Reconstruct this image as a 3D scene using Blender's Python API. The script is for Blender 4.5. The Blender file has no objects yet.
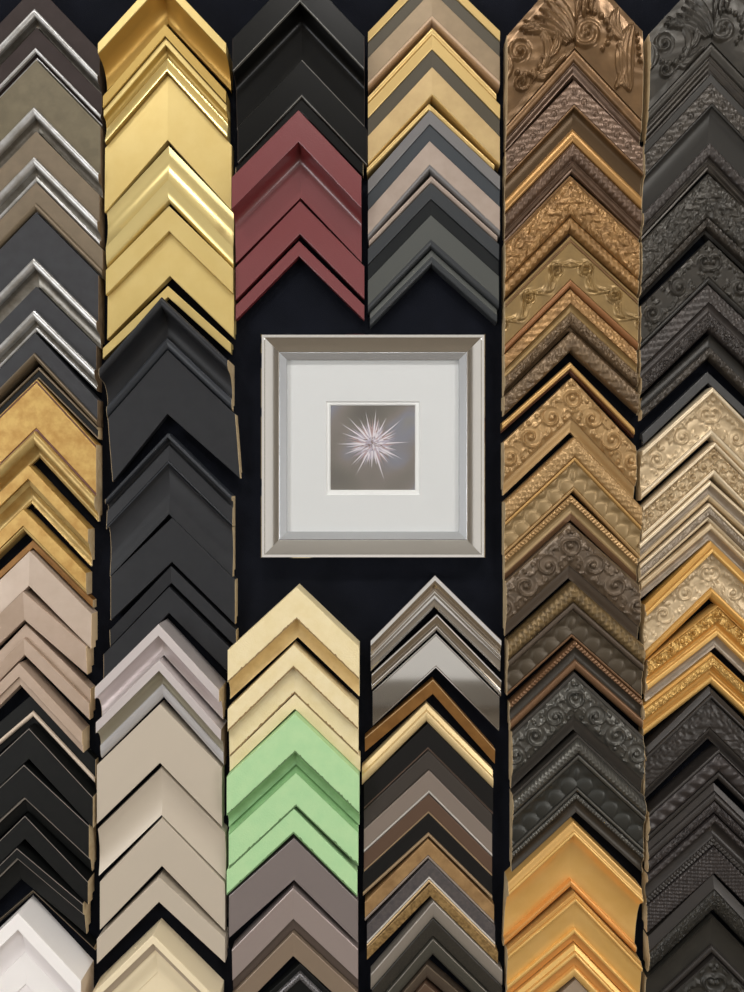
import bpy, bmesh, math, random
import numpy as np
from mathutils import Vector

# ------------------------------------------------------------------ scale
# one photo pixel on the display board is 1.3 mm; the camera stands 780 of
# those units in front of it, looking straight at the board.
U = 0.0013
DIST = 780.0
CX, CY = 372.0, 496.0
ZC = 1.50
scene = bpy.context.scene
COL = scene.collection
rng = random.Random(7)


def hp(mm):
    return mm / 1.3


# ------------------------------------------------------------------ materials
def lin(c):
    c = c / 255.0
    return c / 12.92 if c <= 0.04045 else ((c + 0.055) / 1.055) ** 2.4


def rgb(t):
    return (lin(t[0]), lin(t[1]), lin(t[2]), 1.0)


MATS = {}


def mk(name, col, metal=0.0, rough=0.45, col2=None, scale=60.0, bump=0.0, bscale=400.0,
       coat=0.0, spec=0.5, detail=4.0, kind='noise', contrast=(0.35, 0.65)):
    m = bpy.data.materials.new(name)
    m.use_nodes = True
    nt = m.node_tree
    b = nt.nodes['Principled BSDF']
    b.inputs['Base Color'].default_value = rgb(col)
    b.inputs['Metallic'].default_value = metal
    b.inputs['Roughness'].default_value = rough
    b.inputs['Specular IOR Level'].default_value = spec
    b.inputs['Coat Weight'].default_value = coat
    b.inputs['Coat Roughness'].default_value = 0.12
    tc = nt.nodes.new('ShaderNodeTexCoord')
    if col2 is not None:
        n = nt.nodes.new('ShaderNodeTexNoise')
        n.inputs['Scale'].default_value = scale
        n.inputs['Detail'].default_value = detail
        n.inputs['Roughness'].default_value = 0.6
        nt.links.new(tc.outputs['Object'], n.inputs['Vector'])
        r = nt.nodes.new('ShaderNodeValToRGB')
        r.color_ramp.elements[0].position = contrast[0]
        r.color_ramp.elements[1].position = contrast[1]
        r.color_ramp.elements[0].color = rgb(col)
        r.color_ramp.elements[1].color = rgb(col2)
        nt.links.new(n.outputs['Fac'], r.inputs['Fac'])
        nt.links.new(r.outputs['Color'], b.inputs['Base Color'])
    if bump > 0:
        n2 = nt.nodes.new('ShaderNodeTexNoise')
        n2.inputs['Scale'].default_value = bscale
        n2.inputs['Detail'].default_value = 3.0
        nt.links.new(tc.outputs['Object'], n2.inputs['Vector'])
        bp = nt.nodes.new('ShaderNodeBump')
        bp.inputs['Strength'].default_value = bump
        bp.inputs['Distance'].default_value = 0.002
        nt.links.new(n2.outputs['Fac'], bp.inputs['Height'])
        nt.links.new(bp.outputs['Normal'], b.inputs['Normal'])
    MATS[name] = m
    return m


# display board
mk('board_felt', (17, 19, 25), rough=0.95, spec=0.06, col2=(20, 22, 29), scale=30, bump=0.2, bscale=900)
# raw ends
mk('raw_tan', (196, 176, 140), rough=0.8, col2=(176, 152, 116), scale=90)
mk('raw_brown', (118, 99, 76), rough=0.8, col2=(98, 80, 60), scale=90)
mk('raw_dark', (60, 48, 40), rough=0.8)
# leftmost column
mk('brown_flat', (46, 36, 34), rough=0.55, spec=0.2, col2=(51, 41, 39), scale=80)
mk('silver_lip', (196, 196, 196), metal=0.75, rough=0.33, col2=(170, 168, 164), scale=70)
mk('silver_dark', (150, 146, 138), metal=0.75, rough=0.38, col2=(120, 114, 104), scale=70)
mk('olive_flat', (92, 83, 62), rough=0.5, metal=0.12, col2=(106, 96, 73), scale=55)
mk('olive_taupe', (118, 103, 83), rough=0.5, metal=0.12, col2=(107, 94, 75), scale=55)
mk('char_flat', (52, 52, 55), rough=0.5, metal=0.05, spec=0.3, col2=(57, 58, 61), scale=80)
mk('bronze_lip', (118, 104, 84), rough=0.4, metal=0.4)
mk('gold_mottle', (204, 168, 98), metal=0.35, rough=0.42, col2=(178, 136, 70), scale=70, detail=8)
mk('gold_rubbed', (186, 160, 102), metal=0.45, rough=0.36, col2=(168, 138, 82), scale=60)
mk('purple_shade', (122, 86, 82), rough=0.5)  # purple strip paints the shade beside the gold lip
mk('red_brown_line', (96, 60, 44), rough=0.5)
mk('taupe_pearl', (192, 174, 158), metal=0.15, rough=0.42, col2=(184, 165, 148), scale=40)
mk('taupe_pink', (182, 160, 142), metal=0.15, rough=0.42, col2=(174, 152, 133), scale=40)
mk('taupe_edge', (222, 196, 158), rough=0.5)
mk('black_satin', (15, 16, 16), rough=0.5, spec=0.22, col2=(19, 20, 19), scale=100)
mk('black_edge', (150, 142, 134), metal=0.3, rough=0.4)
mk('cream_edge', (214, 196, 176), rough=0.45)
mk('white_satin', (250, 246, 244), rough=0.4)
mk('white_inner', (249, 243, 243), rough=0.45)
# second column
mk('gold_leaf', (214, 190, 124), metal=0.4, rough=0.36, col2=(208, 182, 114), scale=25)
mk('gold_deep', (204, 164, 84), metal=0.45, rough=0.34)
mk('gold_khaki', (176, 146, 78), metal=0.5, rough=0.36)
mk('gold_polish', (212, 192, 130), metal=0.5, rough=0.26)
mk('black_graphite', (36, 37, 40), rough=0.45, spec=0.28, col2=(40, 41, 44), scale=60)
mk('black_bead', (48, 51, 56), rough=0.35, spec=0.35)
mk('silver_pink', (216, 207, 206), metal=0.45, rough=0.27)
mk('silver_cool', (214, 213, 216), metal=0.5, rough=0.25)
mk('silver_olive', (176, 170, 152), metal=0.6, rough=0.3)
mk('silver_side', (84, 84, 74), rough=0.6, col2=(64, 65, 58), scale=150)
mk('taupe_plain', (194, 182, 165), rough=0.42, metal=0.1)
mk('cream_satin', (240, 224, 190), rough=0.4)
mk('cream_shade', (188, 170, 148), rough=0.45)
# third column
mk('black_gloss', (9, 9, 8), rough=0.28, spec=0.22)
mk('edge_highlight', (104, 102, 96), rough=0.35)  # grey line standing in for the highlight along gloss edges
mk('red_lacquer', (108, 40, 43), rough=0.36, coat=0.55, spec=0.6, bump=0.12, bscale=500)
mk('cream_crackle', (236, 220, 178), rough=0.55, col2=(230, 212, 164), scale=60, bump=0.2, bscale=500)
mk('cream_in_shade', (222, 192, 132), rough=0.55, col2=(206, 174, 114), scale=60)  # darkened cream: shade under the raised face put into the colour
mk('cream_worn', (140, 112, 72), rough=0.7)
mk('green_paint', (172, 214, 160), rough=0.55, col2=(180, 218, 164), scale=60, bump=0.2, bscale=500)
mk('green_in_shade', (136, 184, 124), rough=0.55, col2=(124, 170, 112), scale=60)  # darkened green paints the shade of the recessed bands
mk('green_worn', (92, 124, 80), rough=0.7)
mk('mauve_satin', (136, 126, 124), rough=0.34, metal=0.3)
mk('lavender_satin', (176, 162, 158), rough=0.28, metal=0.45)
mk('mauve_groove', (82, 70, 63), rough=0.45)
mk('taupe_satin', (146, 128, 110), rough=0.36, metal=0.3)
mk('glitter_silver', (150, 148, 150), rough=0.35, metal=0.5, col2=(40, 38, 40), scale=600, detail=2)
# fourth column
mk('gold_foil', (208, 178, 116), metal=0.4, rough=0.32)
mk('olive_band', (68, 61, 46), rough=0.45, metal=0.15)
mk('tan_foil', (132, 112, 84), metal=0.25, rough=0.42, col2=(122, 103, 76), scale=40)
mk('tan_gold', (180, 154, 106), metal=0.25, rough=0.4, col2=(168, 142, 96), scale=40)
mk('pink_tan', (192, 164, 136), metal=0.35, rough=0.38)
mk('grey_foil', (118, 116, 116), metal=0.35, rough=0.38)
mk('slate_band', (52, 57, 62), rough=0.45, metal=0.2)
mk('taupe_foil', (160, 144, 132), metal=0.2, rough=0.42, col2=(150, 134, 122), scale=40)
mk('black_band', (19, 22, 24), rough=0.45, spec=0.25)
mk('grey_face', (72, 74, 71), metal=0.2, rough=0.42)
mk('grey_dark', (53, 56, 59), metal=0.25, rough=0.4)
mk('chrome', (226, 224, 222), metal=1.0, rough=0.09)
mk('chrome_mirror', (214, 212, 208), metal=1.0, rough=0.05)
mk('chrome_warm', (200, 188, 172), metal=1.0, rough=0.12)
mk('copper_brown', (146, 104, 54), metal=0.45, rough=0.42, col2=(130, 90, 44), scale=60)
mk('pale_gold', (230, 204, 152), metal=0.4, rough=0.36)
mk('black_warm', (20, 19, 18), rough=0.5, spec=0.25)
mk('brown_line', (92, 74, 62), rough=0.45)
mk('espresso', (60, 54, 49), rough=0.45, metal=0.15)
mk('taupe_metal', (139, 126, 116), rough=0.4, metal=0.3)
mk('silver_line', (192, 186, 180), metal=0.5, rough=0.32)
mk('walnut', (92, 70, 55), rough=0.45, metal=0.15)
mk('tan_line', (152, 128, 98), metal=0.3, rough=0.4)
mk('tan_mottle', (170, 136, 92), metal=0.25, rough=0.42, col2=(142, 110, 72), scale=80, detail=6)
mk('slate_strie', (74, 70, 72), rough=0.45, metal=0.2, col2=(92, 86, 84), scale=220)
mk('gold_strie', (178, 146, 96), rough=0.4, metal=0.4, col2=(120, 94, 56), scale=220)
mk('gold_line', (216, 186, 140), metal=0.5, rough=0.32)
mk('silver_grey', (152, 144, 134), metal=0.45, rough=0.34)
mk('black_glitter', (30, 28, 24), rough=0.4, col2=(52, 48, 40), scale=500)
mk('grey_olive', (74, 72, 64), metal=0.25, rough=0.42)
# fifth column
mk('antique_copper', (104, 79, 52), metal=0.5, rough=0.3, col2=(120, 92, 61), scale=45)
mk('antique_mauve', (108, 86, 70), metal=0.45, rough=0.34, col2=(90, 70, 55), scale=80)
mk('copper_bead', (126, 94, 60), metal=0.45, rough=0.36, col2=(106, 79, 51), scale=80)
mk('dark_scoop', (84, 64, 40), metal=0.5, rough=0.34)
mk('bright_copper', (160, 120, 68), metal=0.5, rough=0.34)
mk('antique_gold', (158, 121, 75), metal=0.45, rough=0.34, col2=(134, 101, 62), scale=60)
mk('olive_gold', (154, 126, 80), metal=0.45, rough=0.33, col2=(134, 110, 72), scale=50)
mk('rust_bead', (142, 96, 58), metal=0.4, rough=0.4)
mk('brown_antique', (120, 99, 74), metal=0.4, rough=0.36, col2=(98, 80, 60), scale=70)
mk('gold_stick', (196, 156, 96), metal=0.45, rough=0.36)
mk('tan_antique', (178, 144, 98), metal=0.4, rough=0.34, col2=(160, 128, 85), scale=60)
mk('tan_flat', (178, 145, 98), metal=0.4, rough=0.38)
mk('olive_scallop', (150, 126, 88), metal=0.4, rough=0.4)
mk('umber_antique', (108, 92, 75), metal=0.4, rough=0.34, col2=(90, 77, 63), scale=70)
mk('umber_flat', (84, 72, 60), metal=0.35, rough=0.45)
mk('umber_gold', (124, 102, 66), metal=0.45, rough=0.4, col2=(92, 76, 52), scale=150)
mk('umber_scallop', (78, 68, 54), metal=0.4, rough=0.42)
mk('umber_copper', (116, 86, 60), metal=0.45, rough=0.42)
mk('dark_umber', (58, 52, 44), metal=0.3, rough=0.45)
mk('pewter_antique', (88, 86, 80), metal=0.5, rough=0.28, col2=(76, 74, 69), scale=60)
mk('pewter_flat', (62, 58, 53), metal=0.35, rough=0.42)
mk('pewter_scallop', (54, 54, 50), metal=0.4, rough=0.4)
mk('gold_satin', (234, 190, 116), metal=0.42, rough=0.33, col2=(228, 182, 104), scale=30)
mk('gold_copper', (216, 154, 84), metal=0.35, rough=0.38)
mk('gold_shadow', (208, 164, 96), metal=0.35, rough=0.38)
mk('putty', (150, 132, 112), rough=0.5)
# sixth column
mk('bronze_black', (56, 53, 48), metal=0.4, rough=0.36, col2=(64, 60, 54), scale=50)
mk('bronze_brown', (66, 60, 53), metal=0.4, rough=0.36, col2=(55, 50, 45), scale=80)
mk('bronze_smooth', (52, 50, 47), metal=0.45, rough=0.36)
mk('bronze_mauve', (62, 56, 53), metal=0.35, rough=0.4, col2=(54, 49, 46), scale=70)
mk('grey_stick', (66, 66, 66), rough=0.4, metal=0.2)
mk('champagne', (196, 174, 140), metal=0.4, rough=0.38, col2=(180, 158, 124), scale=60)
mk('champagne_edge', (214, 196, 166), metal=0.45, rough=0.34)
mk('champagne_grey', (164, 150, 134), metal=0.4, rough=0.38, col2=(148, 134, 116), scale=60)
mk('gold_rich', (214, 170, 98), metal=0.45, rough=0.34)
mk('gold_amber', (200, 152, 80), metal=0.45, rough=0.36)
mk('gold_ornate', (212, 172, 100), metal=0.5, rough=0.34, col2=(188, 148, 84), scale=60)
mk('black_brown', (54, 49, 46), metal=0.3, rough=0.38, col2=(47, 43, 40), scale=60)
mk('black_ridge', (50, 46, 43), metal=0.3, rough=0.36)
mk('black_leaf', (48, 43, 42), metal=0.3, rough=0.38, col2=(60, 54, 52), scale=60)
mk('black_olive', (50, 48, 43), metal=0.3, rough=0.38, col2=(44, 42, 38), scale=60)

LK, LW, LF = 50.0, 60.0, 21.0

# ------------------------------------------------------------------ relief patterns
def smooth(a, b, x):
    t = np.clip((x - a) / (b - a), 0, 1)
    return t * t * (3 - 2 * t)


def p_scroll(s, w, W, P):
    """running tendril spirals, every other one flipped, with a vine, leaf lobes and berries"""
    P = P or W * 1.05
    k = np.floor(s / P)
    x = (s / P - k - 0.5) * P
    fl = np.where(k % 2 == 0, 1, -1)
    y = (w - W / 2) * fl
    R = W * 0.44
    r = np.hypot(x, y) / R
    th = np.arctan2(y, x)
    ph = th / (2 * math.pi) - 1.45 * r
    fr = np.abs(ph - np.round(ph))
    sp = np.exp(-(fr / 0.17) ** 2) * (1 - smooth(0.82, 1.0, r)) * smooth(0.12, 0.3, r)
    ball = 1.15 * np.sqrt(np.clip(1 - (r / 0.24) ** 2, 0, 1))
    vine = np.exp(-((w - W / 2 - 0.36 * W * np.cos(math.pi * s / P)) / max(0.9, 0.05 * W)) ** 2)
    lob = np.clip(np.cos(6 * th + 3.5 * r), 0, 1) ** 0.7 * smooth(0.78, 0.9, r) * (1 - smooth(1.1, 1.35, r))
    veins = 0.75 + 0.25 * np.cos(18 * th + 6 * r)
    bx = P * 0.42
    berries = np.zeros_like(s)
    for ox, oy, rr in ((bx, -0.30 * W, 0.075), (-bx, 0.33 * W, 0.065), (bx * 0.8, 0.36 * W, 0.06), (-bx * 0.7, -0.38 * W, 0.055)):
        berries = np.maximum(berries, np.sqrt(np.clip(1 - ((x - ox) ** 2 + (y - oy) ** 2) / (rr * W + 0.5) ** 2, 0, 1)))
    edge = smooth(0, 1.2, w) * (1 - smooth(W - 1.2, W, w))
    return np.maximum(np.maximum(sp, ball), np.maximum(0.75 * lob * veins, np.maximum(0.6 * vine * smooth(0.85, 1.0, r), 0.85 * berries))) * edge


SIDE = [1]


def p_acanthus(s, w, W, P):
    """large carved scrolls, ball chains and sweeping leaf strands (the cut falls
    at a different place of the repeat on the two arms)"""
    h = np.zeros_like(s)

    def spiral(cs, cw, R, hand, turns=1.45):
        x, y = s - cs, (w - cw) * hand
        r = np.hypot(x, y) / R
        th = np.arctan2(y, x)
        ph = th / (2 * math.pi) - turns * r
        v = np.exp(-((ph - np.round(ph)) / 0.24) ** 2) * (1 - smooth(0.92, 1.05, r)) * smooth(0.05, 0.22, r)
        return np.maximum(v * (0.7 + 0.3 * r), 1.25 * np.sqrt(np.clip(1 - (r / 0.2) ** 2, 0, 1)))

    def ball(cs, cw, rr):
        return np.sqrt(np.clip(1 - ((s - cs) ** 2 + (w - cw) ** 2) / rr ** 2, 0, 1))

    def leaf(s0, w0, s1, w1, wid, veins=3, bend=0.0):
        dx, dy = s1 - s0, w1 - w0
        L = math.hypot(dx, dy)
        ux, uy = dx / L, dy / L
        t = ((s - s0) * ux + (w - w0) * uy) / L
        q = (-(s - s0) * uy + (w - w0) * ux) - bend * L * (4 * t * (1 - t))
        half = wid * np.sqrt(np.clip(4 * t * (1 - t), 0, 1)) + 0.01
        k = q / half
        m = (np.abs(k) < 1) & (t > 0) & (t < 1)
        return np.where(m, np.sqrt(np.clip(1 - k * k, 0, 1)) * (0.85 + 0.15 * np.cos(math.pi * veins * k)), 0)
    g = W / 63.0
    if SIDE[0] > 0:
        h = np.maximum(h, spiral(62 * g, 45 * g, 16 * g, 1))
        for i in range(8):
            t = i / 7.0
            an = -2.5 + t * 2.6
            h = np.maximum(h, ball((64 + 21 * math.cos(an)) * g, (43 + 21 * math.sin(an)) * g, (2.4 + 1.1 * math.sin(t * 3.1)) * g))
        h = np.maximum(h, leaf(88 * g, 4 * g, 134 * g, 54 * g, 10 * g, 4, 0.10))
        for i in range(5):
            h = np.maximum(h, ball((98 + 5.4 * i) * g, (8 + 4.2 * i) * g, 2.5 * g))
        for i in range(4):
            h = np.maximum(h, leaf((28 + 4 * i) * g, 8 * g, (46 + 2 * i) * g, (56 - 9 * i) * g, 3.0 * g, 2, 0.12))
        h = np.maximum(h, spiral(128 * g, 20 * g, 9 * g, -1, 1.2))
        h = np.maximum(h, leaf(66 * g, 4 * g, 96 * g, 24 * g, 7 * g, 3, 0.2))
        h = np.maximum(h, leaf(92 * g, 30 * g, 122 * g, 62 * g, 7 * g, 3, -0.2))
        h = np.maximum(h, leaf(20 * g, 6 * g, 44 * g, 24 * g, 5 * g, 3, -0.2))
    else:
        h = np.maximum(h, spiral(108 * g, 22 * g, 13 * g, -1))
        h = np.maximum(h, leaf(82 * g, 2 * g, 120 * g, 54 * g, 5 * g, 2, 0.35))
        for i in range(6):
            h = np.maximum(h, leaf((58 + 2 * i) * g, (60 - i) * g, (44 + 9.5 * i) * g, (4 + 1.5 * i) * g, 3.6 * g, 2, -0.10))
        for i in range(6):
            t = i / 5.0
            an = -0.2 + t * 2.4
            h = np.maximum(h, ball((106 + 19 * math.cos(an)) * g, (30 + 19 * math.sin(an)) * g, (2.6 + 0.8 * math.sin(t * 3)) * g))
        h = np.maximum(h, spiral(128 * g, 46 * g, 9 * g, 1, 1.2))
        h = np.maximum(h, leaf(70 * g, 20 * g, 92 * g, 6 * g, 4 * g, 3))
        h = np.maximum(h, leaf(74 * g, 60 * g, 118 * g, 46 * g, 7 * g, 3, 0.2))
        h = np.maximum(h, leaf(120 * g, 4 * g, 146 * g, 30 * g, 8 * g, 3, 0.2))
        h = np.maximum(h, leaf(66 * g, 34 * g, 92 * g, 50 * g, 5 * g, 3, 0.2))
    ground = 0.05 * np.sin(s * 0.35 + 1.2 * np.sin(w * 0.2)) * np.sin(w * 0.3)
    edge = smooth(0, 2, w) * (1 - smooth(W - 2, W, w))
    return (h + ground) * edge


def p_leafy(s, w, W, P):
    """dense low foliage"""
    P = P or 11.0
    q = 2 * math.pi / P
    u = s + 2.6 * np.sin(q * w * 0.9 + 1.3) + 1.6 * np.sin(q * 1.7 * s + 0.7 * w)
    v = w + 2.4 * np.sin(q * s * 0.8) + 1.2 * np.sin(q * 2.1 * w - s * 0.3)
    a = np.sin(q * u) * np.cos(q * 1.1 * v)
    b = np.sin(q * 2.3 * u + 2.0 * np.sin(q * v))
    h = 0.5 + 0.36 * a + 0.26 * b
    edge = smooth(0, 1.2, w) * (1 - smooth(W - 1.2, W, w))
    return np.clip(h, 0, 1.2) * edge


def p_sweep(s, w, W, P):
    """long feathery leaves running with the moulding"""
    P = P or 34.0
    k = np.floor(s / P)
    x = s / P - k
    y = w / W - 0.5 - 0.22 * np.sin(2 * math.pi * x)
    body = np.exp(-(y / 0.2) ** 2)
    veins = 0.5 + 0.5 * np.cos(2 * math.pi * (3.2 * x + 5.0 * np.abs(y)))
    ex, ey = (x - 0.78) * P, (w - W * 0.36)
    r = np.hypot(ex, ey) / (W * 0.3)
    eye = (0.5 + 0.5 * np.cos(2 * math.pi * 2.0 * r)) * (1 - smooth(0.8, 1.05, r))
    edge = smooth(0, 1.2, w) * (1 - smooth(W - 1.2, W, w))
    return (0.8 * body * veins + 0.9 * eye) * edge


def p_fine(s, w, W, P):
    P = P or 4.2
    q = 2 * math.pi / P
    h = 0.5 + 0.3 * np.sin(q * s + 1.4 * np.sin(q * 0.6 * w)) * np.cos(q * 0.8 * w + 0.8 * np.sin(q * 0.45 * s)) \
        + 0.25 * np.sin(q * 0.53 * s + q * 0.7 * w)
    edge = smooth(0, 0.8, w) * (1 - smooth(W - 0.8, W, w))
    return np.clip(h, 0, 1) * edge


def p_studs(s, w, W, P):
    """fine ground with spaced round studs"""
    P = P or 15.0
    x = (s / P - np.floor(s / P) - 0.5) * P
    y = w - W * 0.5
    d2 = (x ** 2 + y ** 2) / 3.1 ** 2
    stud = np.sqrt(np.clip(1 - d2, 0, 1))
    side = np.sqrt(np.clip(1 - ((np.abs(x) - P / 2) ** 2 + y ** 2) / 1.7 ** 2, 0, 1))
    return np.maximum(np.maximum(0.3 * p_fine(s, w, W, 5.0), 1.3 * stud), 0.6 * side)


def p_beads(s, w, W, P):
    P = P or W
    x = (s / P - np.floor(s / P) - 0.5) * 2
    y = (w / W - 0.5) * 2
    return np.sqrt(np.clip(1 - x * x - y * y, 0, 1))


def p_rope(s, w, W, P):
    P = P or W * 0.8
    y = (w / W - 0.5) * 2
    body = np.sqrt(np.clip(1 - y * y, 0, 1))
    return body * (0.55 + 0.45 * np.cos(2 * math.pi * (s / P + 0.45 * w / W)))


def p_braid(s, w, W, P):
    P = P or W * 1.5
    y = (w / W - 0.5)
    a = np.exp(-((y - 0.25 * np.sin(2 * math.pi * s / P)) / 0.17) ** 2)
    b = np.exp(-((y + 0.25 * np.sin(2 * math.pi * s / P)) / 0.17) ** 2)
    c = np.exp(-(((s / P * 2 - np.floor(s / P * 2) - 0.5) * P / 2) ** 2 + (y * W) ** 2) / 1.6)
    edge = smooth(0, 0.8, w) * (1 - smooth(W - 0.8, W, w))
    return np.clip(np.maximum(a, b) + 0.5 * c, 0, 1.3) * edge


def p_scallop(s, w, W, P):
    """row of shell lobes opening towards the sight edge"""
    P = P or 14.0
    x = (s / P - np.floor(s / P) - 0.5) * P
    y = W * 0.95 - w
    r = np.hypot(x * 1.0, y * 0.72) / (P * 0.52)
    lobe = np.sqrt(np.clip(1 - r * r, 0, 1))
    top = 1 - smooth(0.0, 0.34 * W, w - 0.10 * W * np.cos(2 * math.pi * s / P))
    return 0.75 * lobe + 0.75 * top


def p_weave(s, w, W, P):
    P = P or 5.0
    a = np.sin(2 * math.pi * s / P)
    b = np.sin(2 * math.pi * w / P)
    return 0.5 + 0.5 * np.tanh(2.5 * a * b)


def p_ribs(s, w, W, P):
    P = P or 3.5
    return 0.5 + 0.5 * np.cos(2 * math.pi * w / P)


PATS = dict(scroll=p_scroll, acanthus=p_acanthus, leafy=p_leafy, sweep=p_sweep, fine=p_fine,
            studs=p_studs, beads=p_beads, rope=p_rope, braid=p_braid, scallop=p_scallop,
            weave=p_weave, ribs=p_ribs)


# ------------------------------------------------------------------ moulding builder
def tag(o, label=None, cat=None, group=None, kind=None):
    if label:
        o['label'] = label
    if cat:
        o['category'] = cat
    if group:
        o['group'] = group
    if kind:
        o['kind'] = kind


def mesh_obj(name, verts, faces, mats, fmat=None, parent=None, angle=35.0):
    me = bpy.data.meshes.new(name)
    me.from_pydata([tuple(v) for v in verts], [], [tuple(f) for f in faces])
    for m in mats:
        me.materials.append(MATS[m] if isinstance(m, str) else m)
    if fmat is not None:
        me.polygons.foreach_set('material_index', fmat)
    me.polygons.foreach_set('use_smooth', [True] * len(me.polygons))
    bm = bmesh.new()
    bm.from_mesh(me)
    bmesh.ops.recalc_face_normals(bm, faces=bm.faces)
    bm.to_mesh(me)
    bm.free()
    me.update()
    me.set_sharp_from_angle(angle=math.radians(angle))
    o = bpy.data.objects.new(name, me)
    COL.objects.link(o)
    if parent is not None:
        o.parent = parent
    return o


def section(shape, h0, h1, Wp):
    """cross-section samples: list of (fraction 0..1, height in px)"""
    h0, h1 = hp(h0), hp(h1)
    n = 10
    if shape == 'f':
        b = min(0.7, Wp * 0.25)
        f = b / Wp
        return [(0, h0 - b), (f * 0.3, h0 - b * 0.3), (f, h0), (1 - f, h1), (1 - f * 0.3, h1 - b * 0.3), (1, h1 - b)]
    out = []
    for i in range(n + 1):
        x = i / n
        base = h0 + (h1 - h0) * x
        if shape == 'r':
            v = base + min(3.2, 0.32 * Wp) * (math.sqrt(max(0, 1 - (2 * x - 1) ** 2)) - 0.0)
        elif shape == 'c':
            v = base - min(4.0, 0.25 * Wp) * (1 - (2 * x - 1) ** 2)
        elif shape == 'q':      # scoop: steep first, then flat
            v = h1 + (h0 - h1) * (1 - math.sqrt(max(0, 1 - (1 - x) ** 2)))
        elif shape == 'k':      # flat first, then steep (rounded shoulder)
            v = h1 + (h0 - h1) * math.sqrt(max(0, 1 - x ** 2)) if h0 >= h1 else h0 + (h1 - h0) * math.sqrt(max(0, 1 - (1 - x) ** 2))
        elif shape == 's':      # ogee
            v = h0 + (h1 - h0) * (0.5 - 0.5 * math.cos(math.pi * x))
        else:
            v = base
        out.append((x, v))
    return out


def B(name, end, mat, h0, h1=None, shape='f', pat=None, amp=2.0, P=None, label=None):
    return dict(name=name, end=end, mat=mat, h0=h0, h1=h0 if h1 is None else h1, shape=shape,
                pat=pat, amp=amp, P=P, label=label)


COUNT = {}
LAST = {}      # per column: world line of the previous sample's sight edge


def zc(py, h):
    """height on the board (in px units from the centre, positive up)"""
    return (CY - py) * (1 - h / DIST)


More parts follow.
